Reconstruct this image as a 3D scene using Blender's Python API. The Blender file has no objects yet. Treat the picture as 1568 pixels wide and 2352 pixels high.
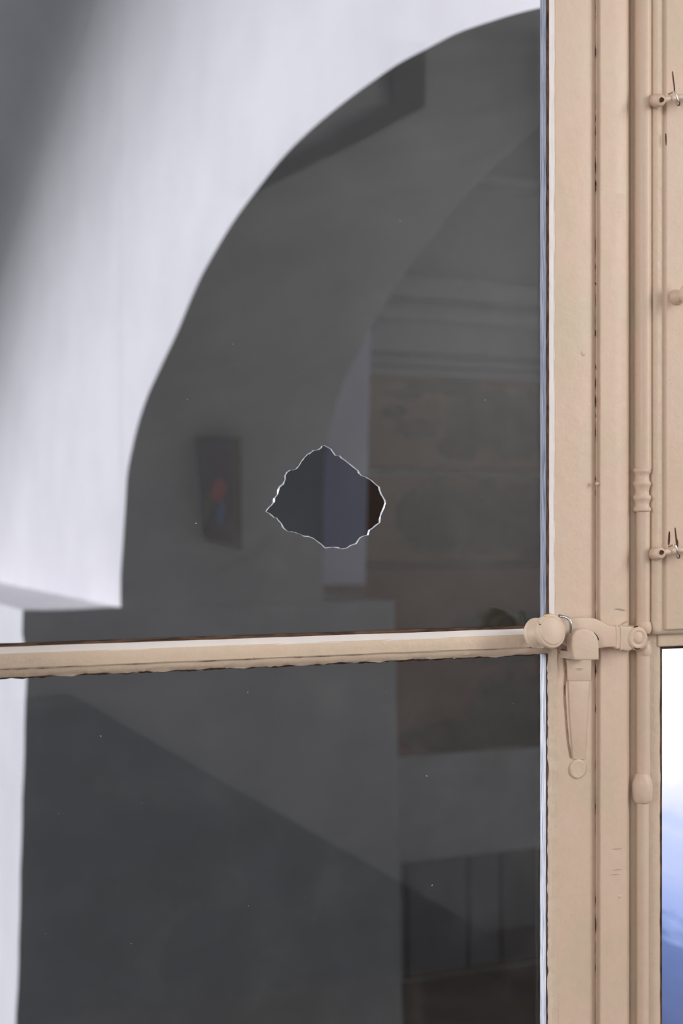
import bpy, bmesh, math, random
from mathutils import Vector, Matrix, noise

# ------------------------------------------------------------------ camera
S = bpy.context.scene
CAMY, CAMZ, YAW, FPX = -1.35, 1.5, math.radians(24.0), 3267.0
PW, PH, HORIZON = 1568.0, 2352.0, 1200.0
cam = bpy.data.cameras.new('camera')
cam_o = bpy.data.objects.new('camera', cam)
S.collection.objects.link(cam_o)
cam_o.location = (0, CAMY, CAMZ)
cam_o.rotation_euler = (math.pi / 2, 0, -YAW)
cam.sensor_fit = 'VERTICAL'
cam.sensor_height = 36.0
cam.lens = FPX / PH * 36.0
cam.shift_y = (HORIZON - PH / 2) / PH
cam.clip_start = 0.02
cam.dof.use_dof = True
cam.dof.focus_distance = 1.52
cam.dof.aperture_fstop = 5.2
S.camera = cam_o

# ------------------------------------------------------------------ sky, sun, room daylight and fill, exposure
W = bpy.data.worlds.new('sky')
S.world = W
W.use_nodes = True
bg = W.node_tree.nodes['Background']
bg.inputs['Color'].default_value = (0.72, 0.84, 1.0, 1)
bg.inputs['Strength'].default_value = 0.19

sun = bpy.data.lights.new('hazy_sun', 'SUN')
sun.energy = 3.3
sun.angle = math.radians(26)
sun.color = (0.915, 0.895, 1.0)
sun_o = bpy.data.objects.new('hazy_sun', sun)
S.collection.objects.link(sun_o)
sun_o.rotation_euler = Vector((1.0, -0.16, -0.30)).to_track_quat('-Z', 'Y').to_euler()
sun_o.location = (-8, 4, 5)

win = bpy.data.lights.new('side_window_daylight', 'AREA')
win.shape = 'RECTANGLE'
win.size, win.size_y = 1.7, 1.6
win.energy = 107
win.color = (1.0, 0.965, 0.92)
win_o = bpy.data.objects.new('side_window_daylight', win)
S.collection.objects.link(win_o)
win_o.location = (3.36, -1.98, 2.2)
win_o.rotation_euler = Vector((-1, 0.25, -0.12)).to_track_quat('-Z', 'Z').to_euler()

fill = bpy.data.lights.new('left_fill_light', 'AREA')  # added fill from the left, evens out the room light
fill.shape = 'RECTANGLE'
fill.size, fill.size_y = 1.4, 1.6
fill.energy = 98
fill.color = (1.0, 0.965, 0.92)
fill_o = bpy.data.objects.new('left_fill_light', fill)
S.collection.objects.link(fill_o)
fill_o.location = (-2.36, -2.2, 2.1)
fill_o.rotation_euler = Vector((1, 0.25, -0.1)).to_track_quat('-Z', 'Z').to_euler()

S.view_settings.view_transform = 'Standard'
S.view_settings.look = 'None'
S.view_settings.gamma = 1.0
S.view_settings.use_curve_mapping = False
S.view_settings.exposure = 0.0

# ------------------------------------------------------------------ helpers
R = random.Random(7)
COL = S.collection


def theta(px):
    return YAW + math.atan((px - PW / 2) / FPX)


def U(px, py, y):
    """point of the plane y = const seen at a pixel"""
    th = theta(px)
    yp = y - CAMY
    x = yp * math.tan(th)
    depth = yp * math.cos(th - YAW) / math.cos(th)
    return Vector((x, y, CAMZ - (py - HORIZON) / FPX * depth))


def UX(px, py, x):
    """point of the plane x = const seen at a pixel"""
    th = theta(px)
    return U(px, py, CAMY + x / math.tan(th))


def nz(a, b=0.0, c=0.0):
    return noise.noise(Vector((a, b, c)))


def link(o, parent=None):
    COL.objects.link(o)
    if parent is not None:
        o.parent = parent
        p = parent
        m = Matrix.Identity(4)
        chain = []
        while p is not None:
            chain.append(p)
            p = p.parent
        # every root Empty is only translated; parts keep their points in room coordinates
        o.matrix_parent_inverse = Matrix.Translation(-chain[-1].location)if len(chain) == 1 else Matrix.Identity(4)
    return o


def empty(name, loc, label, cat, kind=None, group=None):
    o = bpy.data.objects.new(name, None)
    o.location = loc
    o.empty_display_size = 0.05
    COL.objects.link(o)
    return tag(o, label, cat, kind, group)


def tag(o, label, cat, kind=None, group=None):
    o['label'] = label
    o['category'] = cat
    if kind:
        o['kind'] = kind
    if group:
        o['group'] = group
    return o


def mesh(name, verts, faces, mat, parent=None, smooth=False, normals=True):
    me = bpy.data.meshes.new(name)
    me.from_pydata([tuple(v) for v in verts], [], faces)
    if normals:
        bm = bmesh.new()
        bm.from_mesh(me)
        bmesh.ops.recalc_face_normals(bm, faces=bm.faces)
        bm.to_mesh(me)
        bm.free()
    me.materials.append(mat)
    if smooth:
        me.polygons.foreach_set('use_smooth', [True] * len(me.polygons))
    o = bpy.data.objects.new(name, me)
    return link(o, parent)


def bmobj(name, bm, mat, parent=None, smooth=False, angle=None):
    bmesh.ops.recalc_face_normals(bm, faces=bm.faces)
    me = bpy.data.meshes.new(name)
    bm.to_mesh(me)
    bm.free()
    me.materials.append(mat)
    if smooth:
        me.polygons.foreach_set('use_smooth', [True] * len(me.polygons))
        if angle:
            me.set_sharp_from_angle(angle=math.radians(angle))
    o = bpy.data.objects.new(name, me)
    return link(o, parent)


def grid(name, rows, mat, parent=None, smooth=True, closed=False, caps=False):
    n = len(rows[0])
    v = [p for r in rows for p in r]
    f = []
    for i in range(len(rows) - 1):
        for j in range(n if closed else n - 1):
            k = (j + 1) % n
            f.append((i * n + j, i * n + k, (i + 1) * n + k, (i + 1) * n + j))
    if caps:
        f.append(tuple(range(n))[::-1])
        f.append(tuple((len(rows) - 1) * n + j for j in range(n)))
    o = mesh(name, v, f, mat, parent, smooth)
    if smooth:
        o.data.set_sharp_from_angle(angle=math.radians(28))
    return o


def box(name, x0, x1, y0, y1, z0, z1, mat, parent=None, bev=0.0):
    bm = bmesh.new()
    bmesh.ops.create_cube(bm, size=1)
    for v in bm.verts:
        v.co = Vector(((x0 + x1) / 2 + v.co.x * (x1 - x0), (y0 + y1) / 2 + v.co.y * (y1 - y0), (z0 + z1) / 2 + v.co.z * (z1 - z0)))
    if bev:
        bmesh.ops.bevel(bm, geom=list(bm.edges), offset=bev, segments=3, affect='EDGES', profile=0.6)
    return bmobj(name, bm, mat, parent, smooth=bool(bev), angle=40)


def prism(name, pts, yf, yb, mat, parent=None, bev=0.0015, seg=3, dome=0.0):
    """outline (points in the plane y = yf) pushed back to yb, front rim rounded"""
    bm = bmesh.new()
    a = [bm.verts.new((p.x, yf, p.z)) for p in pts]
    b = [bm.verts.new((p.x, yb, p.z)) for p in pts]
    n = len(pts)
    front = bm.faces.new(a)
    bm.faces.new(b[::-1])
    for i in range(n):
        bm.faces.new((a[i], b[i], b[(i + 1) % n], a[(i + 1) % n]))
    bm.normal_update()
    if bev:
        bmesh.ops.bevel(bm, geom=list(front.edges), offset=bev, segments=seg, affect='EDGES', profile=0.5, clamp_overlap=True)
    return bmobj(name, bm, mat, parent, smooth=True, angle=38)


def smooth_loop(pts, closed=True, sub=4):
    out = []
    n = len(pts)
    rng = range(n) if closed else range(n - 1)
    for i in rng:
        p0 = pts[(i - 1) % n] if closed or i > 0 else pts[i]
        p1 = pts[i]
        p2 = pts[(i + 1) % n]
        p3 = pts[(i + 2) % n] if closed or i + 2 < n else pts[i + 1]
        for k in range(sub):
            t = k / sub
            out.append(0.5 * ((2 * p1) + (p2 - p0) * t + (2 * p0 - 5 * p1 + 4 * p2 - p3) * t * t + (3 * p1 - p0 - 3 * p2 + p3) * t ** 3))
    if not closed:
        out.append(pts[-1])
    return out


def lathe(name, axis0, axis1, prof, mat, parent=None, seg=40, wob=0.0, angle=35):
    """prof: (t along the axis in metres from axis0, radius)"""
    a = Vector(axis0)
    d = (Vector(axis1) - a).normalized()
    u = d.orthogonal().normalized()
    w = d.cross(u)
    rows = []
    for t, r in prof:
        rows.append([a + d * t + (u * math.cos(q) + w * math.sin(q)) * max(r, 1e-5) * (1 + wob * nz(q * 1.3 + 5, t * 90))
                     for q in [2 * math.pi * k / seg for k in range(seg)]])
    o = grid(name, rows, mat, parent, True, True, True)
    o.data.set_sharp_from_angle(angle=math.radians(angle))
    return o


def tube(name, pts, r, mat, parent=None, seg=10):
    pts = [Vector(p) for p in pts]
    rows = []
    for i, p in enumerate(pts):
        d = (pts[min(i + 1, len(pts) - 1)] - pts[max(i - 1, 0)]).normalized()
        u = d.cross(Vector((0, 1, 0.2))).normalized()
        w = d.cross(u)
        rr = r[i] if isinstance(r, (list, tuple)) else r
        rows.append([p + (u * math.cos(2 * math.pi * k / seg) + w * math.sin(2 * math.pi * k / seg)) * rr for k in range(seg)])
    return grid(name, rows, mat, parent, True, True, True)


# ------------------------------------------------------------------ materials
class NT:
    def __init__(s, name):
        s.m = bpy.data.materials.new(name)
        s.m.use_nodes = True
        s.t = s.m.node_tree
        s.t.nodes.clear()
        s.out = s.t.nodes.new('ShaderNodeOutputMaterial')

    def n(s, typ, **kw):
        nd = s.t.nodes.new(typ)
        ins = kw.pop('ins', {})
        for k, v in kw.items():
            setattr(nd, k, v)
        for k, v in ins.items():
            if isinstance(v, bpy.types.NodeSocket):
                s.t.links.new(v, nd.inputs[k])
            else:
                nd.inputs[k].default_value = v
        return nd

    def coord(s):
        return s.n('ShaderNodeTexCoord').outputs['Object']

    def noise(s, co, scale, detail=4, rough=0.55, sc=None):
        if sc:
            co = s.n('ShaderNodeMapping', ins={'Vector': co, 'Scale': sc}).outputs[0]
        return s.n('ShaderNodeTexNoise', ins={'Vector': co, 'Scale': scale, 'Detail': detail, 'Roughness': rough}).outputs['Fac']

    def ramp(s, fac, stops):
        r = s.n('ShaderNodeValToRGB', ins={'Fac': fac})
        e = r.color_ramp.elements
        while len(e) < len(stops):
            e.new(0.5)
        for i, (p, c) in enumerate(stops):
            e[i].position = p
            e[i].color = (*c, 1) if len(c) == 3 else c
        return r.outputs['Color']

    def mix(s, fac, a, b, blend='MIX'):
        nd = s.n('ShaderNodeMix', data_type='RGBA', blend_type=blend)
        for sock, v in ((nd.inputs[0], fac), (nd.inputs[6], a), (nd.inputs[7], b)):
            if isinstance(v, bpy.types.NodeSocket):
                s.t.links.new(v, sock)
            elif isinstance(v, (int, float)):
                sock.default_value = v
            else:
                sock.default_value = (*v, 1)
        return nd.outputs[2]

    def math(s, op, a, b=0.0, c=0.0, clamp=False):
        nd = s.n('ShaderNodeMath', operation=op, use_clamp=clamp)
        for i, v in enumerate((a, b, c)):
            if isinstance(v, bpy.types.NodeSocket):
                s.t.links.new(v, nd.inputs[i])
            else:
                nd.inputs[i].default_value = v
        return nd.outputs[0]

    def bump(s, h, strength, dist, prev=None):
        ins = {'Height': h, 'Strength': strength, 'Distance': dist}
        if prev is not None:
            ins['Normal'] = prev
        return s.n('ShaderNodeBump', ins=ins).outputs['Normal']

    def pbr(s, color, rough=0.6, normal=None, spec=0.4, metal=0.0):
        ins = {'Roughness': rough, 'Specular IOR Level': spec, 'Metallic': metal}
        ins['Base Color'] = color if isinstance(color, bpy.types.NodeSocket) else (*color, 1)
        if normal is not None:
            ins['Normal'] = normal
        b = s.n('ShaderNodeBsdfPrincipled', ins=ins)
        s.t.links.new(b.outputs[0], s.out.inputs[0])
        return s.m


def paint(name, stops, rough=0.42, bump=1.0, blot=None):
    t = NT(name)
    co = t.coord()
    big = t.noise(co, 11, 3, 0.5, (1, 1, 0.6))
    col = t.ramp(big, stops)
    fine = t.noise(co, 120, 3, 0.6)
    col = t.mix(0.05, col, t.ramp(fine, [(0.35, (0.25, 0.2, 0.15)), (0.65, (1, 0.95, 0.9))]), 'SOFT_LIGHT')
    speck = t.noise(co, 420, 2, 0.5)
    sp = t.math('MULTIPLY', t.math('SUBTRACT', speck, 0.735, clamp=True), 12, clamp=True)
    col = t.mix(sp, col, (0.16, 0.11, 0.07))
    h1 = t.noise(co, 55, 3, 0.5)
    h2 = t.noise(co, 260, 3, 0.6)
    nrm = t.bump(h1, 0.17 * bump, 0.004)
    nrm = t.bump(h2, 0.16 * bump, 0.0012, nrm)
    return t.pbr(col, rough, nrm, 0.35)


def plain(name, c1, c2, scale=6, rough=0.8, bump=0.3, bscale=25, sc=None, dist=0.01, detail=5):
    t = NT(name)
    co = t.coord()
    col = t.ramp(t.noise(co, scale, detail, 0.6, sc), [(0.35, c1), (0.65, c2)])
    nrm = t.bump(t.noise(co, bscale, 4, 0.6, sc), bump, dist)
    return t.pbr(col, rough, nrm, 0.25)


M = {}
M['cream'] = paint('cream_paint', [(0.36, (0.590, 0.485, 0.375)), (0.50, (0.640, 0.490, 0.395)), (0.64, (0.630, 0.510, 0.410))])
M['cream_rough'] = paint('thick_cream_paint', [(0.32, (0.600, 0.495, 0.385)), (0.68, (0.645, 0.515, 0.410))], 0.4, 2.2)
M['white_paint'] = paint('white_bead_paint', [(0.3, (0.74, 0.695, 0.675)), (0.7, (0.81, 0.765, 0.745))], 0.35, 0.6)
M['bare_wood'] = plain('bare_brown_wood', (0.016, 0.010, 0.008), (0.17, 0.095, 0.06), 400, 0.75, 0.6, 600, (1, 1, 0.16), 0.002)
M['bare_wood_h'] = plain('bare_brown_wood_rail', (0.02, 0.014, 0.011), (0.15, 0.085, 0.05), 300, 0.75, 0.6, 600, (0.16, 1, 1), 0.002)
M['chip'] = plain('exposed_dark_wood', (0.035, 0.018, 0.012), (0.09, 0.045, 0.03), 300, 0.8, 0.4, 600, None, 0.001)
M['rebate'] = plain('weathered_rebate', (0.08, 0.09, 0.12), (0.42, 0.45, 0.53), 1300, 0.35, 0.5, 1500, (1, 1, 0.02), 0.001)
M['rebate_glint'] = plain('bright_glint_rebate', (0.26, 0.31, 0.42), (0.96, 0.97, 0.98), 1300, 0.25, 0.5, 1500, (1, 1, 0.02), 0.001)  # bright reflection on the lower rebate put into its colour
M['steel'] = NT('steel_wire').pbr((0.62, 0.62, 0.60), 0.25, None, 0.5, 1.0)
M['brass'] = NT('brass_chip').pbr((0.75, 0.5, 0.15), 0.35, None, 0.5, 1.0)
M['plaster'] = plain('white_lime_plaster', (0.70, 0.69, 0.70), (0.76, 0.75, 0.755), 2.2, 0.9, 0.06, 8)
M['plaster_jamb'] = plain('shaded_lime_plaster', (0.37, 0.365, 0.35), (0.44, 0.435, 0.42), 2.5, 0.9, 0.10, 8)  # darker copy of the white plaster, shade put into the colour
M['plaster_vault'] = plain('shaded_vault_plaster', (0.30, 0.30, 0.30), (0.36, 0.36, 0.36), 1.5, 0.9, 0.2, 10)  # shade of the vault web put into a darker plaster
M['plaster_lilac'] = plain('skylit_lilac_plaster', (0.84, 0.80, 0.95), (0.90, 0.86, 0.98), 2.5, 0.9, 0.2, 14)  # skylight tint put into the plaster colour
M['room_wall'] = plain('room_plaster', (0.57, 0.565, 0.575), (0.62, 0.615, 0.625), 2, 0.9, 0.1, 20)
M['stone_floor'] = plain('grey_stone_floor', (0.14, 0.14, 0.145), (0.20, 0.20, 0.21), 3, 0.5, 0.2, 20)
M['room_floor'] = plain('dark_plank_floor', (0.10, 0.07, 0.05), (0.16, 0.11, 0.08), 6, 0.5, 0.2, 20, (1, 0.1, 1))
M['mirror_dark'] = plain('dark_grey_paint', (0.12, 0.12, 0.11), (0.16, 0.16, 0.15), 3, 0.7, 0.1, 20)


def glass_mat():
    t = NT('window_glass')
    geo = t.n('ShaderNodeNewGeometry')
    ior = t.math('ADD', t.math('MULTIPLY', geo.outputs['Backfacing'], 1 / 1.5 - 1.5), 1.5)
    fr = t.n('ShaderNodeFresnel', ins={'IOR': ior}).outputs[0]
    tr = t.n('ShaderNodeBsdfTransparent', ins={'Color': (0.975, 0.985, 0.98, 1)})
    gl = t.n('ShaderNodeBsdfGlossy', ins={'Color': (1, 1, 1, 1), 'Roughness': 0.0})
    mx = t.n('ShaderNodeMixShader', ins={0: fr, 1: tr.outputs[0], 2: gl.outputs[0]})
    co = t.coord()
    dust = t.noise(co, 14, 6, 0.65)
    dm = t.math('MULTIPLY', t.math('SUBTRACT', dust, 0.50, clamp=True), 0.05, clamp=True)
    df = t.n('ShaderNodeBsdfDiffuse', ins={'Color': (0.75, 0.75, 0.76, 1)})
    m2 = t.n('ShaderNodeMixShader', ins={0: t.math('ADD', dm, 0.004), 1: mx.outputs[0], 2: df.outputs[0]})
    t.t.links.new(m2.outputs[0], t.out.inputs[0])
    return t.m


def rim_mat():
    t = NT('broken_glass_edge')
    df = t.n('ShaderNodeBsdfDiffuse', ins={'Color': (0.86, 0.90, 0.97, 1)})
    tl = t.n('ShaderNodeBsdfTranslucent', ins={'Color': (0.86, 0.90, 0.97, 1)})
    gl = t.n('ShaderNodeBsdfGlossy', ins={'Color': (1, 1, 1, 1), 'Roughness': 0.18})
    a = t.n('ShaderNodeMixShader', ins={0: 0.5, 1: df.outputs[0], 2: tl.outputs[0]})
    b = t.n('ShaderNodeMixShader', ins={0: 0.35, 1: a.outputs[0], 2: gl.outputs[0]})
    t.t.links.new(b.outputs[0], t.out.inputs[0])
    return t.m


M['glass'] = glass_mat()
M['rim'] = rim_mat()
M['dust'] = NT('dust_speck').pbr((0.75, 0.75, 0.75), 0.8)


def blobs(t, co, lst, soft=0.35):
    """union of soft ellipses (cx, cz, rx, rz) painted on a wall in the x-z plane"""
    sep = t.n('ShaderNodeSeparateXYZ', ins={0: co})
    wob = t.math('MULTIPLY', t.math('SUBTRACT', t.noise(co, 7, 3), 0.5), 0.5)
    acc = None
    for cx, cz, rx, rz in lst:
        dx = t.math('DIVIDE', t.math('SUBTRACT', sep.outputs[0], cx), rx)
        dz = t.math('DIVIDE', t.math('SUBTRACT', sep.outputs[2], cz), rz)
        d = t.math('SQRT', t.math('ADD', t.math('MULTIPLY', dx, dx), t.math('MULTIPLY', dz, dz)))
        d = t.math('ADD', d, wob)
        v = t.math('DIVIDE', t.math('SUBTRACT', 1.0 + soft / 2, d), soft, clamp=True)
        acc = v if acc is None else t.math('MAXIMUM', acc, v)
    return acc


# ------------------------------------------------------------------ the place outside: arcade wall, pier, vault
Y0 = CAMY                      # world y = y' + Y0
ZL = U(500, 1390, 6.0 + Y0).z  # ledge of the pier
XA = (6.0) * math.tan(theta(277))      # white face of the arch wall
XB = (6.0) * math.tan(theta(741))      # its far side
XP = (6.0) * math.tan(theta(64))       # pier corner
XQ = (6.0) * math.tan(theta(905))      # pier far corner
YJ = 6.0 + Y0
TOP = 5.7
FLZ = -1.35
YF = 8.0 + Y0                  # painted far wall
XPILR = 7.0 * math.tan(theta(852))
YEND = 12.0 + Y0

outer_px = [(277, 1388), (278, 1330), (282, 1250), (288, 1150), (292, 1090), (303, 1030), (318, 970), (340, 905), (365, 850), (400, 775),
            (430, 705), (465, 630), (505, 560), (550, 490), (610, 410), (660, 350), (720, 290), (790, 235), (850, 190), (910, 150),
            (975, 115), (1040, 80), (1100, 57), (1160, 38), (1205, 27), (1250, 18), (1310, 10), (1370, 8), (1440, 16), (1520, 40)]
inner_px = [(741, 1388), (741, 1330), (741, 1250), (742, 1160), (744, 1090), (748, 1030), (757, 980), (772, 925), (790, 875), (820, 815),
            (842, 772), (862, 738), (885, 697), (915, 648), (958, 588), (1000, 535), (1045, 480), (1095, 425), (1140, 378), (1182, 338),
            (1220, 304), (1255, 275), (1290, 250), (1325, 228), (1360, 210), (1400, 196), (1440, 188), (1490, 184), (1540, 186)]
oc = [UX(px, py, XA) for px, py in outer_px]
ic = [UX(px, py, XB) for px, py in inner_px]
oc[0].y = oc[1].y = YJ
ic[0].y = ic[1].y = ic[2].y = YJ
oc[0].z = ic[0].z = ZL
oc.append(Vector((XA, 0.03, oc[-1].z - 0.25)))
ic.append(Vector((XB, 0.03, ic[-1].z - 0.6)))

wall_arch = empty('wall_arcade', (XA, YJ, FLZ), 'white plaster arcade wall with a wide flattened arch outside the window', 'wall', 'structure')


def wob(v, s=0.006, f=3.0):
    return Vector((v.x, v.y + s * nz(v.y * f, v.z * f, 3), v.z + s * nz(v.y * f + 9, v.z * f, 7)))


oc_f = [wob(v) for v in smooth_loop(oc, False, 4)]
ic_f = [wob(v, 0.004) for v in smooth_loop(ic, False, 4)]

# vault line on the arcade wall (its web runs off to the left above the gallery)
vault_px = [(-118, 1345), (-120, 1100), (-118, 880), (-92, 690), (-42, 500), (5, 310), (52, 150), (98, 0), (155, -170)]
vc = [UX(px, py, XA) for px, py in vault_px]
vc[0].z = ZL
vc += [Vector((XA, 4.5, 4.85)), Vector((XA, 3.3, 5.15)), Vector((XA, 2.0, 5.3)), Vector((XA, 0.05, 5.35))]
vcs = smooth_loop(vc, False, 6)

# white face: columns from the arch curve up to just above the vault line
fv, ff = [], []
NU = 14


def vault_z(y):
    pts = sorted(((p.y, p.z) for p in vcs), key=lambda a: a[0])
    if y <= pts[0][0]:
        return pts[0][1]
    for (a, za), (b, zb) in zip(pts, pts[1:]):
        if a <= y <= b:
            return za + (zb - za) * (y - a) / max(b - a, 1e-6)
    return pts[-1][1]


cols = [Vector((XA, y, ZL)) for y in (YEND, 10.2, 9.7, 9.2, 8.7, 8.2, 7.6, 7.0, 6.5, 6.0, 5.6, 5.2, 4.9)] + oc_f
rows = []
for p in cols:
    rows.append([Vector((XA, p.y, p.z + (TOP - p.z) * k / NU)) for k in range(NU + 1)])
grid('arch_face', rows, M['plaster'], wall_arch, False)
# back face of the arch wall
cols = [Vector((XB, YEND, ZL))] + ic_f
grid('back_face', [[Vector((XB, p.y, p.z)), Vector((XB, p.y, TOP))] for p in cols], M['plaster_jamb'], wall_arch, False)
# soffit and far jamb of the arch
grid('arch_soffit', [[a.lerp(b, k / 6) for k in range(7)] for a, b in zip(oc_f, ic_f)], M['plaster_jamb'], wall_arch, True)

# pier under the arch
pier = empty('wall_pier', (XP, YJ, FLZ), 'broad plaster pier with a flat ledge carrying the arch', 'pier', 'structure')
bm = bmesh.new()
bmesh.ops.create_cube(bm, size=1)
for v in bm.verts:
    x = XP if v.co.x < 0 else XQ
    y = YJ - 0.012 if v.co.y < 0 else YEND
    z = FLZ if v.co.z < 0 else ZL
    if v.co.z < 0:
        x += -0.07 if v.co.x < 0 else 0.05
    v.co = (x, y, z)
bmesh.ops.subdivide_edges(bm, edges=list(bm.edges), cuts=24, use_grid_fill=True)
for v in bm.verts:
    v.co += Vector((0.010 * nz(v.co.y * 2, v.co.z * 4, 1), 0.0, 0.0)) + Vector((0, 0, 0.006 * nz(v.co.x * 6, v.co.y * 2, 4)))
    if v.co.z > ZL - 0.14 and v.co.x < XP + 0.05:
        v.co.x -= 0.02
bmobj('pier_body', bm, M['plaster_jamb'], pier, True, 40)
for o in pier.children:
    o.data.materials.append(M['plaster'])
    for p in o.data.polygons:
        if p.normal.x < -0.6 or p.normal.z > 0.6:  # left face and ledge take the lit plaster, the rest the shaded copy
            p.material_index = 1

# vault: rounded groin then the web along -x
RF = 0.70
rows = []
for i, p in enumerate(vcs):
    a = vcs[max(i - 1, 0)]
    b = vcs[min(i + 1, len(vcs) - 1)]
    tdir = (b - a).normalized()
    nrm = Vector((0, -tdir.z, tdir.y))
    if nrm.y > 0:
        nrm = -nrm
    r = RF * min(1.0, 0.12 + 1.1 * max(0, (p.z - ZL)) / 1.6)
    row = []
    for k in range(13):
        q = k / 12 * math.pi / 2
        row.append(p + nrm * r * (1 - math.sin(q)) + Vector((-r * (1 - math.cos(q)) - 0.002, 0, 0)))
    for xx in (0.6, 0.0, -1.0, -2.2):
        row.append(Vector((xx, p.y, p.z)))
    rows.append(row)
vault = grid('ceiling_vault', rows, M['plaster_vault'], None, True)
vault.data.set_sharp_from_angle(angle=math.radians(120))
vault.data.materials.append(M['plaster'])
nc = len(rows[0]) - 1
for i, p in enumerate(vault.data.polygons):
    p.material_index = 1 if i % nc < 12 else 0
tag(vault, 'shaded plaster vault springing beside the white arch wall', 'vault', 'structure')

# gallery floor and end wall
g = box('floor_gallery', -7, XQ + 4.5, 0.03, YEND + 0.2, FLZ - 0.2, FLZ, M['stone_floor'])
tag(g, 'grey stone floor of the gallery outside', 'floor', 'structure')
g = box('wall_gallery_end', -3.0, XP, YEND - 0.35, YEND + 0.2, FLZ, ZL + 0.03, M['plaster_jamb'])
tag(g, 'plain plaster wall closing the gallery beyond the pier', 'wall', 'structure')

# near pier right outside the right-hand leaf: bright white and bluish shade put into the colour
t = NT('blue_shaded_plaster')
co = t.coord()
sep = t.n('ShaderNodeSeparateXYZ', ins={0: co})
zz = t.math('ADD', sep.outputs[2], t.math('MULTIPLY', t.math('SUBTRACT', t.noise(co, 5, 4, 0.6, (1, 1, 5)), 0.5), 0.12))
col = t.ramp(t.math('MULTIPLY_ADD', zz, 1.0, -0.55), [(0.06, (0.075, 0.11, 0.25)), (0.25, (0.13, 0.20, 0.42)), (0.28, (0.34, 0.44, 0.76)), (0.43, (0.60, 0.68, 0.90)), (0.51, (0.96, 0.96, 0.965))])
M['blueshade'] = t.pbr(col, 0.85)
g = box('wall_near_pier', 1.50, XA + 0.5, 0.03, 0.93, FLZ, 1.5, M['blueshade'])
tag(g, 'white plaster pier with sunlit top and streaky bluish shade put into its colour, seen through the lower right pane', 'pier', 'structure')

# ------------------------------------------------------------------ the painted room seen through the arch
px0 = 7.0 * math.tan(theta(700))
pil = empty('wall_pilaster', (XPILR, 7.0 + Y0, ZL), 'plaster pilaster with a pale lilac skylight tint in its colour, standing on the ledge behind the arch', 'pilaster', 'structure')
za, zb = ZL - 0.05, 3.6
xt = 7.0 * math.tan(theta(862))
xb = 7.0 * math.tan(theta(838))
YPI = 7.0 + Y0
bv = [(XB - 0.05, YPI, za), (xb, YPI, za), (xt, YPI, zb), (XB - 0.05, YPI, zb)]
mesh('pilaster_shaft', bv + [(a, b + 0.9, c) for a, b, c in bv], [(0, 1, 2, 3), (4, 7, 6, 5), (0, 4, 5, 1), (1, 5, 6, 2), (2, 6, 7, 3), (3, 7, 4, 0)], M['plaster_lilac'], pil)
M['red_base'] = plain('faded_red_plaster', (0.30, 0.20, 0.17), (0.36, 0.25, 0.22), 4, 0.9, 0.2, 20)
z1 = U(790, 1345, YPI - 0.03).z
box('pilaster_base', XB - 0.05, xb - 0.01, YPI - 0.03, YPI + 0.05, za, z1, M['red_base'], pil, 0.01)

far = empty('wall_painted', (4.5, YF, FLZ), 'painted far wall with terracotta and green panels under a moulded cornice', 'wall', 'structure')


def fz(py, off=0.0):
    return U(1050, py, YF - off).z


XW0, XW1 = XB, 7.4
M['far_upper'] = plain('grey_upper_wall', (0.36, 0.345, 0.36), (0.43, 0.41, 0.43), 1.5, 0.9, 0.2, 12)
M['cornice'] = plain('cornice_plaster', (0.44, 0.43, 0.46), (0.51, 0.50, 0.53), 2.5, 0.9, 0.2, 16)
box('upper_wall', XW0, XW1, YF, YF + 0.2, fz(870), TOP, M['far_upper'], far)
for a, b, off in ((395, 412, 0.10), (640, 650, 0.03), (650, 690, 0.16), (690, 712, 0.10), (712, 740, 0.22), (740, 815, 0.12), (815, 828, 0.06),
                  (828, 842, 0.12), (842, 850, 0.04), (850, 866, 0.08)):
    off *= 1.7
    box('cornice_band', XW0, XW1, YF - off, YF + 0.02, fz(b, off), fz(a, off), M['cornice'], far)


def fresco(name, lst, base1, base2, dark1, dark2):
    t = NT(name)
    co = t.coord()
    base = t.ramp(t.noise(co, 2.5, 4), [(0.35, base1), (0.65, base2)])
    dark = t.ramp(t.noise(co, 3.5, 4), [(0.35, dark1), (0.65, dark2)])
    col = t.mix(blobs(t, co, lst), base, dark)
    return t.pbr(col, 0.85, t.bump(t.noise(co, 14, 4), 0.25, 0.01))


def E(px, py, rx, ry):
    p = U(px, py, YF)
    q = U(px + rx, py + ry, YF)
    return (p.x, p.z, abs(q.x - p.x), abs(q.z - p.z))


terra = ((0.30, 0.185, 0.125), (0.39, 0.245, 0.17))
green = ((0.07, 0.08, 0.05), (0.13, 0.13, 0.09))
M['fresco_a'] = fresco('arabesque_fresco', [E(925, 905, 45, 16), E(985, 890, 60, 16), E(905, 945, 28, 20), E(960, 985, 50, 26), E(1060, 890, 55, 28), E(1110, 960, 90, 80),
                                            E(1050, 1030, 45, 30), E(1190, 985, 90, 75), E(1240, 960, 70, 70)], *terra, *green)
M['fresco_b'] = fresco('green_fresco', [E(1010, 1190, 100, 85), E(1120, 1190, 120, 90), E(1240, 1190, 120, 90), E(940, 1185, 35, 55)], *terra, *green)
M['fresco_c'] = fresco('red_brown_fresco', [E(1170, 1460, 130, 60), E(1200, 1640, 120, 90), E(1060, 1690, 130, 30)], (0.30, 0.15, 0.11), (0.36, 0.19, 0.14), *green)
box('fresco_panel', XW0, XW1, YF + 0.0, YF + 0.2, fz(1075), fz(866), M['fresco_a'], far)
box('fresco_panel', XW0, XW1, YF + 0.0, YF + 0.2, fz(1290), fz(1092), M['fresco_b'], far)
box('fresco_panel', XW0, XW1, YF + 0.0, YF + 0.2, fz(1732), fz(1304), M['fresco_c'], far)
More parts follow.
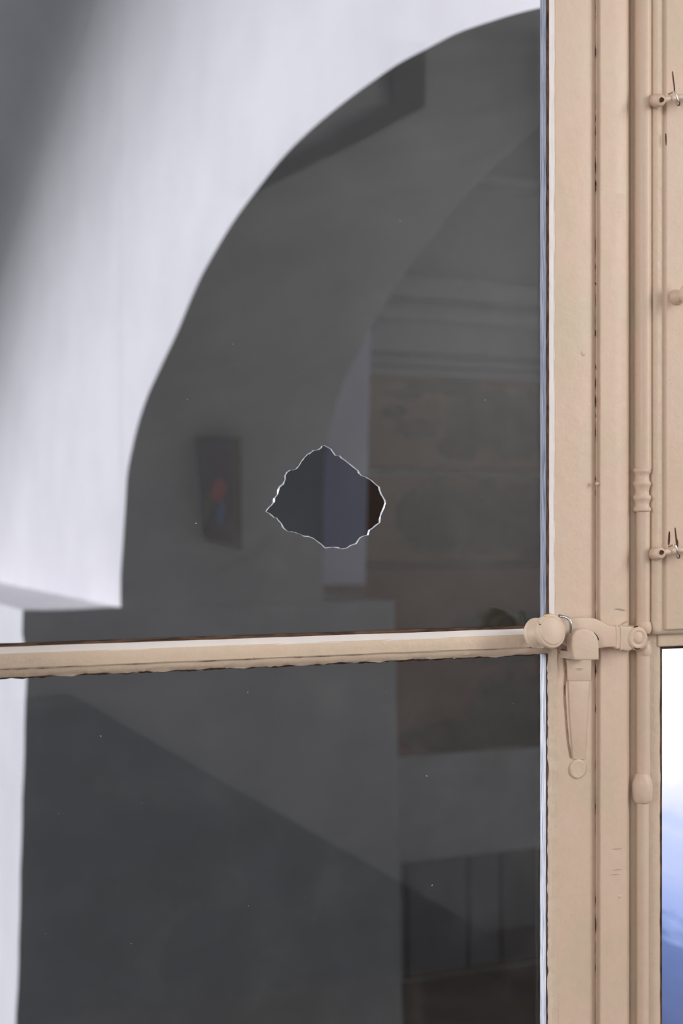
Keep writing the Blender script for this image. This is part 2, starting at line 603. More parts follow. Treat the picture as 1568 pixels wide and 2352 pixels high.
M['band_red'] = plain('dark_red_line', (0.16, 0.08, 0.07), (0.20, 0.10, 0.08), 4, 0.9)
M['band_green'] = plain('grey_green_line', (0.25, 0.26, 0.22), (0.30, 0.31, 0.26), 4, 0.9)
box('painted_border', XW0, XW1, YF - 0.012, YF + 0.2, fz(1083), fz(1073), M['band_red'], far)
box('painted_border', XW0, XW1, YF - 0.015, YF + 0.2, fz(1094), fz(1083), M['band_green'], far)
box('painted_border', XW0, XW1, YF - 0.012, YF + 0.2, fz(1306), fz(1288), M['band_red'], far)
M['dado'] = plain('stained_grey_dado', (0.60, 0.59, 0.57), (0.78, 0.76, 0.77), 2.2, 0.9, 0.3, 12)
M['dado_dark'] = plain('dark_stone_dado', (0.28, 0.27, 0.28), (0.40, 0.385, 0.41), 2.0, 0.9, 0.3, 12, (1, 1, 0.3))
box('dado_cap', XW0, XW1, YF - 0.05, YF + 0.2, fz(1746, 0.05), fz(1730, 0.05), M['dado'], far)
box('dado_band', XW0, XW1, YF - 0.02, YF + 0.2, fz(1966), fz(1742), M['dado'], far)
xs = [U(px, 2100, YF).x for px in (860, 930, 1070, 1145, 1240, 1330)] + [XW1]
for a, b in zip(xs, xs[1:]):
    box('dado_panel', a + 0.012, b - 0.012, YF - 0.03, YF + 0.2, fz(2262), fz(1968), M['dado_dark'], far, 0.008)
box('dado_back', XW0, XW1, YF + 0.0, YF + 0.2, FLZ, fz(1960), M['dado_dark'], far)
box('skirting', XW0, XW1, YF - 0.10, YF + 0.2, FLZ, fz(2262), M['dado'], far, 0.01)

g = box('wall_passage_side', 7.2, 7.4, 0.03, YF, FLZ, TOP, M['plaster_jamb'])
tag(g, 'plain plaster side wall of the painted room', 'wall', 'structure')
g = box('ceiling_passage', XB - 0.2, 7.4, 0.03, YF + 0.2, TOP - 0.15, TOP, M['plaster_jamb'])
tag(g, 'plaster ceiling of the painted room', 'ceiling', 'structure')

# small blue picture on the arch jamb
t = NT('abstract_blue_canvas')
co = t.coord()
c0, c1 = U(492, 1130, YJ), U(510, 1185, YJ)


def EJ(px, py, rx, ry):
    p = U(px, py, YJ - 0.16)
    q = U(px + rx, py + ry, YJ - 0.16)
    return (p.x, p.z, abs(q.x - p.x), abs(q.z - p.z))


col = t.ramp(t.noise(co, 8, 3), [(0.35, (0.006, 0.006, 0.035)), (0.65, (0.015, 0.015, 0.07))])
col = t.mix(blobs(t, co, [EJ(503, 1125, 16, 26)]), col, (0.34, 0.03, 0.05))
col = t.mix(blobs(t, co, [EJ(512, 1178, 10, 26)]), col, (0.02, 0.10, 0.24))
col = t.mix(blobs(t, co, [EJ(480, 1165, 8, 40)]), col, (0.04, 0.06, 0.04))
col = t.mix(blobs(t, co, [EJ(500, 1232, 40, 22)]), col, (0.035, 0.02, 0.03))
M['canvas'] = t.pbr(col, 0.7)
M['frame_dark'] = plain('dark_frame', (0.03, 0.03, 0.028), (0.05, 0.05, 0.045), 20, 0.6)
pb = U(500, 1250, YJ)
pic = empty('hanging_picture', (pb.x, YJ, pb.z), 'narrow upright picture in dark blue with a red patch hung on the arch jamb', 'picture')


def quadprism(name, corners, out, back, mat, parent):
    # the jamb leans forward here: the top edge stands further out than the foot
    lean = (0.17, 0.17, 0.03, 0.03)
    v = [U(px, py, YJ - l - out) for (px, py), l in zip(corners, lean)]
    v += [Vector((p.x, YJ - l - back, p.z)) for p, l in zip(v, lean)]
    return mesh(name, v, [(0, 1, 2, 3), (7, 6, 5, 4), (0, 4, 5, 1), (1, 5, 6, 2), (2, 6, 7, 3), (3, 7, 4, 0)], mat, parent)


quadprism('backing_frame', [(460, 1004), (553, 1004), (556, 1262), (476, 1240)], 0.040, 0.0, M['frame_dark'], pic)
quadprism('canvas', [(453, 1006), (531, 1003), (534, 1246), (469, 1232)], 0.060, 0.03, M['canvas'], pic)
# faint cable below it
cab = tube('wall_cable', [U(px, py, YJ - 0.012) for px, py in smooth_loop([Vector((505, 1312)), Vector((545, 1293)), Vector((590, 1266)), Vector((632, 1234))], False, 5)], 0.010, M['plaster_jamb'])
tag(cab, 'thin painted cable running slantwise on the jamb below the picture', 'cable')

# ------------------------------------------------------------------ the room behind the camera
ZF = 0.0
RX0, RX1, RY = -2.4, 3.4, -3.2
OX0, OX1, OZ0, OZ1 = 0.08, 1.80, 0.62, 2.62
wl = empty('wall_window', (0, 0, 0), 'white wall around the window', 'wall', 'structure')
for nm, a in (('wall_left_of_window', (RX0, OX0, -0.25, 0.03, FLZ, 3.3)), ('wall_right_of_window', (OX1, RX1 + 0.2, -0.25, 0.03, FLZ, 3.3)),
              ('wall_under_window', (OX0, OX1, -0.25, 0.03, FLZ, OZ0)), ('wall_over_window', (OX0, OX1, -0.25, 0.03, OZ1, 3.3))):
    box(nm, *a, M['room_wall'], wl)
for nm, a, m, lb in (('wall_back', (RX0 - 0.2, RX1 + 0.2, RY - 0.2, RY, ZF, 3.3), 'room_wall', 'white back wall of the room mirrored in the panes'),
                     ('wall_left', (RX0 - 0.2, RX0, RY, 0.03, ZF, 3.3), 'room_wall', 'white left wall of the room'),
                     ('wall_right', (RX1, RX1 + 0.2, RY, -0.25, ZF, 3.3), 'room_wall', 'white right wall of the room'),
                     ('floor', (RX0 - 0.2, RX1 + 0.2, RY - 0.2, -0.25, ZF - 0.2, ZF), 'room_floor', 'dark plank floor of the room'),
                     ('ceiling', (RX0 - 0.2, RX1 + 0.2, RY - 0.2, 0.03, 3.3, 3.5), 'room_wall', 'white ceiling of the room')):
    tag(box(nm, *a, M[m]), lb, nm.split('_')[0], 'structure')


def mirror_pts(pxs, d):
    return [Vector((p.x, -d, p.z)) for p in (U(px, py, d) for px, py in pxs)]


# added wedge behind the camera, shaped to darken the reflection in the lower pane
D1 = 2.9
w = mirror_pts([(-120, 1650), (60, 1638), (150, 1622), (205, 1617), (260, 1650), (1180, 2352), (1210, 2372)], D1)
w = [Vector((p.x, p.y, max(p.z, ZF))) for p in w]
base = [Vector((w[-1].x, -D1, ZF)), Vector((w[0].x, -D1, ZF))]
loop = [p for p in w if p.z > ZF] + base
n = len(loop)
mesh_v = loop + [Vector((p.x, RY, p.z)) for p in loop]
fs = [tuple(range(n)), tuple(range(n, 2 * n))[::-1]] + [(i, i + n, (i + 1) % n + n, (i + 1) % n) for i in range(n)]
o = mesh('added_wedge', mesh_v, fs, M['mirror_dark'])
tag(o, 'added dark grey shape behind the camera, mirrored as a sloping wedge in the lower pane', 'added wedge', 'structure')
# added dark band behind the camera, shaped to darken the upper pane's reflection
D2 = 3.165
bmv = mirror_pts([(560, 425), (905, 232), (905, 95), (978, 95), (978, 243), (850, 312), (640, 415), (560, 455)], D2)
n = len(bmv)
fs = [tuple(range(n)), tuple(range(n, 2 * n))[::-1]] + [(i, i + n, (i + 1) % n + n, (i + 1) % n) for i in range(n)]
o = mesh('added_band', bmv + [Vector((p.x, RY + 0.001, p.z)) for p in bmv], fs, M['mirror_dark'])
tag(o, 'added dark slanting band behind the camera, mirrored faintly in the upper pane', 'brace')

# ------------------------------------------------------------------ left leaf of the window
DZ = 0.004
ZB, ZT = OZ0 + 0.07, OZ1 - 0.07
ZM = 1.3693                                 # glazing bar height
YFACE = -0.014
leaf = empty('window_1', (OX0, 0, OZ0), 'old cream-painted window leaf with a glazing bar and a broken upper pane', 'window', 'structure')


def X(px, y):
    return (y - CAMY) * math.tan(theta(px))


def vstrip(name, prof, z0, z1, mat, parent, wobs=None, step=DZ, seed=0.0, smooth=True, freq=60):
    """vertical moulding: prof = [(px, y)], wobs = x jitter (m) for each point"""
    nrow = max(2, int((z1 - z0) / step))
    rows = []
    for i in range(nrow + 1):
        z = z0 + (z1 - z0) * i / nrow
        r = []
        for j, (px, y) in enumerate(prof):
            wv = wobs[j] if wobs else 0.0
            dx = wv * (nz(z * freq, j * 3.1 + seed, 1) + 0.5 * nz(z * freq * 3, j * 3.1 + seed, 5)) if wv else 0.0
            dy = -abs(wv) * (0.9 if wv > 0.0007 else 0.4) * nz(z * freq * 2.0, j * 1.3 + seed, 9) if wv else 0.0
            r.append(Vector((X(px, y) + dx, y + dy, z)))
        rows.append(r)
    return grid(name, rows, mat, parent, smooth)


def hstrip(name, prof, x0, x1, mat, parent, wobs=None, step=DZ, seed=0.0, freq=50):
    nrow = max(2, int((x1 - x0) / step))
    rows = []
    for i in range(nrow + 1):
        x = x0 + (x1 - x0) * i / nrow
        r = []
        for j, (dz, y) in enumerate(prof):
            wv = wobs[j] if wobs else 0.0
            d = wv * (nz(x * freq, j * 3.1 + seed, 2) + 0.5 * nz(x * freq * 3.3, j * 3.1 + seed, 6)) if wv else 0.0
            dy = -abs(wv) * 0.3 * nz(x * freq * 1.2, j * 5.7 + seed, 8) if wv else 0.0
            r.append(Vector((x, y + dy, ZM + dz + d)))
        rows.append(r)
    return grid(name, rows, mat, parent, True)


# meeting stile: face, groove, cover strip, and its inner edge
zu0, zu1 = ZM + 0.012, ZT
zl0, zl1 = ZB, ZM - 0.012
vstrip('stile_face', [(1271, -0.0125), (1276, YFACE), (1320, -0.0146), (1358, YFACE), (1364, -0.0134), (1367, -0.0118)], ZB - 0.05, ZT + 0.05, M['cream'], leaf,
       [0.0, 0.0003, 0.0003, 0.0002, 0.0003, 0.0003], freq=25)
vstrip('groove', [(1366, -0.0120), (1369, -0.0114), (1371, -0.0120)], ZB - 0.05, ZT + 0.05, M['cream'], leaf, [0, 0.0002, 0], freq=25)
vstrip('cover_strip', [(1370.0, -0.0116), (1377.5, -0.0205), (1380, -0.0215), (1410, -0.0220), (1437, -0.0216), (1439.5, -0.0205), (1440, -0.0190), (1452, -0.002)],
       ZB - 0.05, ZT + 0.05, M['cream'], leaf, [0, 0.0003, 0.0002, 0.0002, 0.0002, 0.0003, 0.0002, 0], freq=18)
# outside rebate of the stile (seen through the glass), bare edge and bead, above and below the bar
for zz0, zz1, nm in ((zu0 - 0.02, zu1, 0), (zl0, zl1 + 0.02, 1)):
    vstrip('rebate_edge', [(1240, 0.016), (1246, 0.011), (1253.5, 0.0045)], zz0, zz1, M['rebate_glint' if nm else 'rebate'], leaf, [0.0003, 0.0003, 0.0002], seed=nm * 9.0, freq=20)
vstrip('bare_edge', [(1253.8, -0.0003), (1258, -0.004), (1262.5, -0.0065)], zu0, zu1, M['bare_wood'], leaf, [0.0003, 0.0004, 0.0002], freq=70)
vstrip('glazing_bead', [(1260.5, -0.0058), (1262, -0.0068), (1267, -0.0100), (1272.5, -0.0132), (1275, -0.0128)], zu0 - 0.004, zu1, M['white_paint'], leaf,
       [0.0003, 0.0004, 0.0005, 0.0011, 0.0], seed=3, freq=22)
vstrip('bare_edge', [(1253.2, -0.0003), (1256, -0.004), (1262, -0.0060)], zl0, zl1 + 0.006, M['bare_wood'], leaf, [0.0003, 0.0005, 0.0002], seed=4, freq=70)
vstrip('putty_bead', [(1257.5, -0.0052), (1259, -0.0085), (1266, -0.0125), (1274, -0.0150), (1279, -0.0162), (1284, -0.0140), (1288, -0.0135)], zl0, zl1 + 0.004, M['cream_rough'], leaf,
       [0.0026, 0.0022, 0.0012, 0.0009, 0.0014, 0.0018, 0.0], seed=11, step=0.002, freq=34)
# wood core of the stile behind the faces
xs0, xs1 = X(1262, -0.004), X(1440, -0.012)
box('stile_core', xs0 + 0.001, xs1 - 0.003, -0.0045, 0.016, ZB - 0.05, ZT + 0.05, M['bare_wood'], leaf)
# glazing bar
xb0, xb1 = OX0 + 0.05, X(1262, -0.008)
hstrip('bar_bare_edge', [(0.0172, -0.0004), (0.0150, -0.0040), (0.0128, -0.0052)], xb0, xb1, M['bare_wood_h'], leaf, [0.0003, 0.0005, 0.0], seed=1)
hstrip('bar_white_bevel', [(0.0142, -0.0050), (0.0120, -0.0092), (0.0098, -0.0120), (0.0076, -0.0140), (0.0060, -0.0138)], xb0, xb1, M['white_paint'], leaf, [0.0003, 0.0002, 0.0002, 0.0016, 0.0], seed=5, freq=14)
hstrip('bar_face', [(0.0086, -0.0134), (0.0070, -0.0143), (0.0010, -0.0150), (-0.0050, -0.0146), (-0.0066, -0.0128)], xb0, xb1 + 0.006, M['cream_rough'], leaf, [0.0, 0.0003, 0.0002, 0.0005, 0.0006], seed=8, freq=20)
hstrip('bar_lower_lip', [(-0.0058, -0.0122), (-0.0082, -0.0118), (-0.0112, -0.0100), (-0.0140, -0.0066), (-0.0148, -0.0050)], xb0, xb1 + 0.006, M['cream_rough'], leaf, [0.0, 0.0003, 0.0005, 0.0011, 0.0020], seed=12, freq=45, step=0.002)
hstrip('bar_ragged_edge', [(-0.0135, -0.0046), (-0.0152, -0.0030), (-0.0164, -0.0004)], xb0, xb1 - 0.002, M['bare_wood_h'], leaf, [0.0, 0.0008, 0.0020], seed=15, freq=60, step=0.002)
box('bar_core', xb0, xb1, -0.0045, 0.014, ZM - 0.0125, ZM + 0.0125, M['bare_wood_h'], leaf)
# flakes hanging under the bar
fl = []
ff = []
for k in range(26):
    x = xb0 + 0.08 + (xb1 - xb0 - 0.1) * R.random()
    z = ZM - 0.0136 - 0.0012 * R.random()
    l, h = 0.002 + 0.011 * R.random() ** 2, 0.0003 + 0.0008 * R.random()
    y = -0.0030 - 0.002 * R.random()
    i = len(fl)
    fl += [(x, y, z), (x + l, y - 0.0004, z + 0.0006 * (R.random() - .5)), (x + l * 0.8, y + 0.0003, z - h), (x + l * 0.3, y, z - h * 1.2)]
    ff.append((i, i + 1, i + 2, i + 3))
o = mesh('paint_flakes', fl, ff, M['white_paint'], leaf, normals=False)
o['kind'] = 'stuff'
# other members of the leaf, around the frame of the picture
box('hinge_stile', OX0, OX0 + 0.065, -0.014, 0.016, OZ0, OZ1, M['cream'], leaf, 0.002)
box('top_rail', OX0, xs1, -0.013, 0.016, ZT, OZ1, M['cream'], leaf, 0.002)
box('bottom_rail', OX0, xs1, -0.013, 0.016, OZ0, ZB, M['cream'], leaf, 0.002)

# panes
GT = 0.004
gx0, gx1 = OX0 + 0.05, X(1262, 0.0) + 0.003
hole_z = [(208, 805), (240, 765), (262, 745), (285, 715), (290, 680), (320, 640), (330, 600), (335, 575), (375, 540), (390, 500), (392, 460), (410, 430), (440, 408),
          (470, 408), (500, 395), (525, 365), (545, 328), (575, 290), (610, 255), (630, 248), (665, 220), (715, 212), (738, 195), (745, 175), (762, 170), (800, 190),
          (830, 205), (845, 230), (870, 265), (885, 270), (910, 268), (930, 290), (965, 315), (1010, 350), (1060, 390), (1090, 415), (1100, 440), (1120, 460),
          (1165, 475), (1190, 492), (1215, 505), (1240, 530), (1290, 570), (1295, 600), (1310, 640), (1345, 700), (1348, 725), (1330, 780), (1300, 850), (1295, 910),
          (1270, 930), (1220, 970), (1195, 985), (1185, 1030), (1140, 1040), (1110, 1055), (1090, 1080), (1070, 1115), (1020, 1130), (980, 1155), (930, 1165),
          (905, 1155), (850, 1147), (780, 1155), (740, 1120), (700, 1090), (670, 1070), (625, 1047), (580, 1045), (520, 1020), (470, 1003), (440, 1000), (415, 995),
          (400, 985), (372, 955), (355, 920), (320, 880), (310, 868), (285, 862), (270, 845), (245, 825)]
hole = [U(560 + a / 4.1263, 980 + b / 4.1263, 0.0) for a, b in hole_z]


def pane(name, x0, x1, z0, z1, hole=None):
    bm = bmesh.new()
    loops = [[Vector((x0, 0, z0)), Vector((x1, 0, z0)), Vector((x1, 0, z1)), Vector((x0, 0, z1))]]
    if hole:
        loops.append(hole)
    edges = []
    for lp in loops:
        vs = [bm.verts.new(p) for p in lp]
        edges += [bm.edges.new((vs[i], vs[(i + 1) % len(vs)])) for i in range(len(vs))]
    bmesh.ops.triangle_fill(bm, edges=edges, use_beauty=True)
    front = list(bm.faces)
    vmap = {v: bm.verts.new(v.co + Vector((0, GT, 0))) for v in list(bm.verts)}
    for f in front:
        bm.faces.new([vmap[v] for v in reversed(f.verts)])
    bm.normal_update()
    for f in front:
        pass
    me = bpy.data.meshes.new(name)
    # front must face -y, back +y
    for f in bm.faces:
        f.normal_update()
        yy = f.verts[0].co.y
        if (yy < GT / 2 and f.normal.y > 0) or (yy > GT / 2 and f.normal.y < 0):
            f.normal_flip()
    bm.to_mesh(me)
    bm.free()
    me.materials.append(M['glass'])
    return link(bpy.data.objects.new(name, me), leaf)


p_up = pane('pane', gx0, gx1, ZM + 0.010, ZT + 0.01, hole)
p_up['label'] = 'upper glass pane with a jagged hole'
p_lo = pane('pane', gx0, gx1, ZB - 0.01, ZM - 0.010)
cen = sum(hole, Vector()) / len(hole)
rows = []
nb = len(hole)
dense = []
for i in range(nb):
    dense += [hole[i], hole[i].lerp(hole[(i + 1) % nb], 0.5)]
for k in range(4):
    q = k / 3
    row = []
    for i, p in enumerate(dense):
        out = (p - cen).normalized()
        j = 0.0009 * nz(i * 0.9, q * 1.5) + 0.0006 * math.sin(q * math.pi)
        row.append(p - out * (j if 0 < q else 0.0) * 1.0 + Vector((0, GT * q - 0.0002, 0)) - out * 0.0004)
    rows.append(row)
rim = grid('broken_edge', rows, M['rim'], p_up, False, True)
rim['label'] = 'bright fractured edge around the hole'


def specks(name, x0, x1, z0, z1, n, parent, seed):
    r = random.Random(seed)
    v, f = [], []
    for k in range(n):
        x, z = x0 + (x1 - x0) * r.random(), z0 + (z1 - z0) * r.random()
        s = 0.00010 + 0.0003 * r.random() ** 5
        l = s * (1 if r.random() < 0.9 else 3)
        a = r.random() * 3.14
        i = len(v)
        for dx, dz in ((-l, 0), (0, -s), (l, 0), (0, s)):
            v.append((x + dx * math.cos(a) - dz * math.sin(a), -0.0002, z + dx * math.sin(a) + dz * math.cos(a)))
        f.append((i, i + 1, i + 2, i + 3))
    o = mesh(name, v, f, M['dust'], parent, normals=False)
    o['kind'] = 'stuff'


hb = (min(p.x for p in hole), max(p.x for p in hole), min(p.z for p in hole), max(p.z for p in hole))
specks('dust_specks', X(0, 0), hb[0], ZM + 0.02, ZM + 0.5, 60, p_up, 1)
specks('dust_specks', hb[1], X(1238, 0), ZM + 0.02, ZM + 0.5, 80, p_up, 2)
specks('dust_specks', X(0, 0), X(1238, 0), ZM - 0.42, ZM - 0.02, 170, p_lo, 3)

# ------------------------------------------------------------------ right leaf
leaf2 = empty('window_2', (X(1456, 0), 0, OZ0), 'cream-painted right window leaf behind the bolt with a clear lower pane', 'window', 'structure')
YS2 = -0.0095
z_rail = U(1540, 1475, YS2).z
vstrip('stile_face', [(1446, -0.002), (1447, YS2), (1497, YS2), (1512, YS2 - 0.0005), (1515, YS2 + 0.0015), (1518, 0.003)], ZB - 0.05, ZT + 0.05, M['cream_rough'], leaf2,
       [0, 0, 0.0002, 0.0004, 0.0007, 0.0006], seed=21, freq=30)
x20, x21 = X(1455, 0.0), X(1512, 0.0)
box('stile_core', x20, x21, YS2 + 0.003, 0.016, ZB - 0.05, ZT + 0.05, M['bare_wood'], leaf2)
# a lip on the glass side
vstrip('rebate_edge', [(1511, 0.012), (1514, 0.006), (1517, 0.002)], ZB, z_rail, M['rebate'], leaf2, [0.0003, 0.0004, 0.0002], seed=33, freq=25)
rail_prof = []
zr0, zr1 = U(1540, 1484, -0.008).z, U(1540, 1430, -0.008).z
box('cross_rail', X(1506, -0.008), OX1 - 0.05, -0.0120, 0.014, zr0, zr1, M['cream_rough'], leaf2, 0.002)
box('rail_bare_edge', X(1514, -0.004), OX1 - 0.05, -0.004, 0.012, zr0 - 0.0035, zr0 + 0.001, M['bare_wood_h'], leaf2)
box('hinge_stile', OX1 - 0.065, OX1, -0.014, 0.016, OZ0, OZ1, M['cream'], leaf2, 0.002)
box('top_rail', x20, OX1, -0.010, 0.016, ZT, OZ1, M['cream'], leaf2, 0.002)
box('bottom_rail', x20, OX1, -0.010, 0.016, OZ0, ZB, M['cream'], leaf2, 0.002)
v = [(x21 - 0.004, 0, ZB), (OX1 - 0.05, 0, ZB), (OX1 - 0.05, 0, zr0 + 0.005), (x21 - 0.004, 0, zr0 + 0.005)]
mesh('pane', v + [(a, GT, c) for a, b, c in v], [(0, 1, 2, 3), (7, 6, 5, 4)], M['glass'], leaf2)
v = [(x21 - 0.004, 0, zr1 - 0.005), (OX1 - 0.05, 0, zr1 - 0.005), (OX1 - 0.05, 0, ZT), (x21 - 0.004, 0, ZT)]
mesh('pane', v + [(a, GT, c) for a, b, c in v], [(0, 1, 2, 3), (7, 6, 5, 4)], M['glass'], leaf2)

# ------------------------------------------------------------------ inner shutter board over the upper right pane
YSH = -0.0235
sb = U(1540, 1458, YSH).z
sx0, sx1 = X(1499.5, YSH), OX1 - 0.02
sh = empty('window_shutter', (sx0, YSH, sb), 'cream-painted inner shutter board with a raised panel closed over the upper right pane', 'shutter')


def board(name, x0, x1, yf, yb, z0, z1, bev, mat, parent):
    bm = bmesh.new()
    bmesh.ops.create_cube(bm, size=1)
    for v in bm.verts:
        v.co = Vector((x0 if v.co.x < 0 else x1, yf if v.co.y < 0 else yb, z0 if v.co.z < 0 else z1))
    ed = [e for e in bm.edges if all(abs(v.co.y - yf) < 1e-6 for v in e.verts)]
    ed += [e for e in bm.edges if abs(e.verts[0].co.x - e.verts[1].co.x) < 1e-6 and abs(e.verts[0].co.z - e.verts[1].co.z) < 1e-6]
    bmesh.ops.bevel(bm, geom=ed, offset=bev, segments=6, affect='EDGES', profile=0.5)
    return bmobj(name, bm, mat, parent, True, 30)


board('shutter_board', sx0, sx1, YSH, -0.0140, sb, ZT - 0.02, 0.0075, M['cream_rough'], sh)
px1 = X(1529, YSH - 0.004)
pz = U(1540, 1447, YSH - 0.004).z
board('raised_panel', px1, sx1 - 0.02, YSH - 0.004, YSH + 0.006, pz, ZT - 0.04, 0.0022, M['cream'], sh)
# turned knob on the shutter
kb = U(1553, 683, YSH - 0.004)
kd = Vector((0.05, -1, 0.03)).normalized()
lathe('knob', kb, kb + kd, [(-0.002, 0.0092), (0.002, 0.0090), (0.004, 0.0075), (0.008, 0.0058), (0.014, 0.0062), (0.017, 0.0100), (0.0195, 0.0122), (0.024, 0.0122), (0.0265, 0.0100), (0.0275, 0.0)], M['cream'], sh, wob=0.01)

# ------------------------------------------------------------------ hooks holding the shutter
def hook(py, tipdz, label):
    base = U(1497, py + 3, -0.014)
    tip = U(1516, py, -0.047)
    h = empty('shutter_hook', base, label, 'hook', None, 'hooks on the shutter edge')
    d = (tip - base)
    L = d.length
    lathe('barrel', base, tip, [(0, 0.0066), (L * 0.3, 0.0074), (L * 0.58, 0.0076), (L * 0.66, 0.0068), (L * 0.72, 0.0073), (L * 0.9, 0.0070), (L, 0.0054), (L + 0.0014, 0.0)], M['cream'], h, wob=0.03)
    a = U(1522, py - 1, -0.043)
    pts = [a, U(1535, py - 3 + tipdz * 0.3, -0.041), U(1552, py - 6 + tipdz * .7, -0.040), U(1572, py - 7 + tipdz, -0.040), U(1600, py - 8 + tipdz, -0.040)]
    tube('hook_arm', smooth_loop(pts, False, 4), 0.0034, M['cream'], h, 14)
    wp = [U(1535, py - 14, -0.036), U(1545, py - 18, -0.044), U(1551, py - 17, -0.047), U(1554, py - 8, -0.048), U(1555.5, py + 2, -0.047), U(1557, py + 9, -0.043)]
    tube('wire_staple', smooth_loop(wp, False, 4), 0.0011, M['steel'], h)
    # chipped paint on the barrel end
    c = tip + d.normalized() * 0.0019
    u = d.orthogonal().normalized()
    w2 = d.normalized().cross(u)
    ch = [c + u * (0.0036 * math.cos(q) * (1 + .5 * nz(q * 2, py))) * 0.8 + w2 * (0.0026 * math.sin(q) * (1 + .6 * nz(q * 2 + 5, py))) + Vector((0.0012, 0, 0.0004)) for q in [k * math.pi / 8 for k in range(16)]]
    mesh('paint_chip', ch, [tuple(range(16))], M['chip'], h, normals=False)
    # dark screw hole under the staple
    c = U(1558, py + 8, YSH - 0.0045)
    ch = [c + Vector((0.0022 * math.cos(q) * (1 + .5 * nz(q, py)), 0, 0.0026 * math.sin(q))) for q in [k * math.pi / 8 for k in range(16)]]
    mesh('worn_hole', ch, [tuple(range(16))], M['chip'], h, normals=False)
    return h


hook(230, 0, 'painted hook with a wire staple on the shutter edge, high above the shutter knob')
hook(1270, 0, 'painted hook with a wire staple near the bottom corner of the shutter')

# ------------------------------------------------------------------ espagnolette bolt: rod, collars, boss, lever, knob
YR = -0.0180
rodx = X(1475.5, YR)
sc = FPX / ((YR - CAMY) * math.cos(theta(1475) - YAW) / math.cos(theta(1475))) / math.cos(theta(1475) - YAW)


def zz_(py):
    return U(1475, py, YR).z


bolt = empty('espagnolette_bolt', (rodx, YR, ZB), 'cream-painted espagnolette bolt with long rod and knobbed lever handle', 'window bolt')
zr = [zz_(p) for p in (-60, 1176, 1450, 2420)]
lathe('rod', (rodx, YR, zz_(1078)), (rodx, YR, 9), [(0, 20 / sc), (0.1, 19.8 / sc), (ZT - zz_(1078) - 0.02, 19.8 / sc)], M['cream'], bolt, 32)
lathe('rod', (rodx + 0.0003, YR, zz_(1455)), (rodx + 0.0003, YR, 9), [(0, 15.5 / sc), (0.05, 15.8 / sc), (zz_(1170) - zz_(1455), 16.2 / sc)], M['cream'], bolt, 32)
lathe('rod', (rodx + 0.0003, YR, zz_(1790)), (rodx + 0.0003, YR, 9), [(0, 15.5 / sc), (0.1, 15.5 / sc), (zz_(1470) - zz_(1790), 16 / sc)], M['cream'], bolt, 32)
lathe('rod', (rodx - 0.0004, YR, ZB + 0.02), (rodx - 0.0004, YR, 9), [(0, 14.3 / sc), (0.1, 14.3 / sc), (zz_(1838) - ZB - 0.02, 14.3 / sc)], M['cream'], bolt, 32)
# flat keeper channel at the right side of the rod
box('rod_channel', X(1486, -0.010), X(1497.5, -0.010), -0.0135, YS2 + 0.002, zz_(1462), ZT - 0.02, M['cream'], bolt, 0.0015)
pc = []
for py, r in ((1176, 16), (1174.5, 20), (1170, 21.3), (1166, 20), (1163, 17.5), (1156, 17), (1151, 18.5), (1147, 20.5), (1142.5, 21.6), (1138.5, 20), (1136, 17), (1127, 16.6), (1118, 18.5),
              (1115, 20.3), (1111, 21.3), (1107, 20), (1104, 17.6), (1095, 17), (1088, 17.8), (1085.5, 20.2), (1081, 21.2), (1077, 20), (1075, 18)):
    pc.append((zz_(py) - zz_(1176), r / sc))
lathe('ringed_collar', (rodx - 0.0012, YR, zz_(1176)), (rodx - 0.0012, YR, 9), pc, M['cream'], bolt, 40, 0.012, 60)
pc = [(zz_(py) - zz_(1844), r / sc) for py, r in ((1844, 13), (1843, 17), (1840, 20), (1832, 22.5), (1815, 24), (1800, 24), (1790, 21), (1782, 18), (1776, 15.5))]
lathe('cup_collar', (rodx - 0.0008, YR, zz_(1844)), (rodx - 0.0008, YR, 9), pc, M['cream'], bolt, 40, 0.015, 60)


def Z5(a, b, y):
    return U(1180 + a / 4.3556, 1370 + b / 4.3556, y)


# lever
YL = -0.034
arm = [(430, 300), (500, 255), (560, 232), (640, 216), (740, 210), (820, 222), (890, 255), (950, 287), (1010, 298), (1100, 298), (1195, 304), (1215, 330),
       (1200, 420), (1200, 500), (1165, 545), (1100, 540), (1045, 520), (985, 508), (910, 512), (850, 522), (770, 530), (690, 530), (610, 520), (560, 500), (510, 468), (450, 430), (420, 360)]
arm_o = prism('lever', smooth_loop([Z5(a, b, YL) for a, b in arm], True, 3), YL, -0.022, M['cream'], bolt, 0.0030, 4)
for a0, a1, b0, b1 in ((1018, 1050, 296, 522), (1064, 1082, 297, 534)):
    pts = [(a0, b0 + 2), (a1, b0 + 4), (a1 + 10, (b0 + b1) / 2), (a1 + 4, b1 - 4), (a0 + 2, b1 - 10), (a0 + 6, (b0 + b1) / 2)]
    prism('lever_ridge', smooth_loop([Z5(a, b, YL - 0.0007) for a, b in pts], True, 4), YL - 0.0007, YL + 0.004, M['cream'], bolt, 0.0014, 4)
bc = Z5(1252, 420, -0.037)
r0 = 96 / 4.3556 / 1600
lathe('pivot_boss', bc + Vector((0, 0.030, 0)), bc + Vector((0, -1, 0)),
      [(0, r0 * 0.95), (0.024, r0), (0.027, r0 * 0.97), (0.0290, r0 * 0.80), (0.0292, r0 * 0.62), (0.0284, r0 * 0.54), (0.0284, r0 * 0.47), (0.0300, r0 * 0.38), (0.0305, r0 * 0.2), (0.0307, 0)], M['cream'], bolt, 40, 0.015, 60)
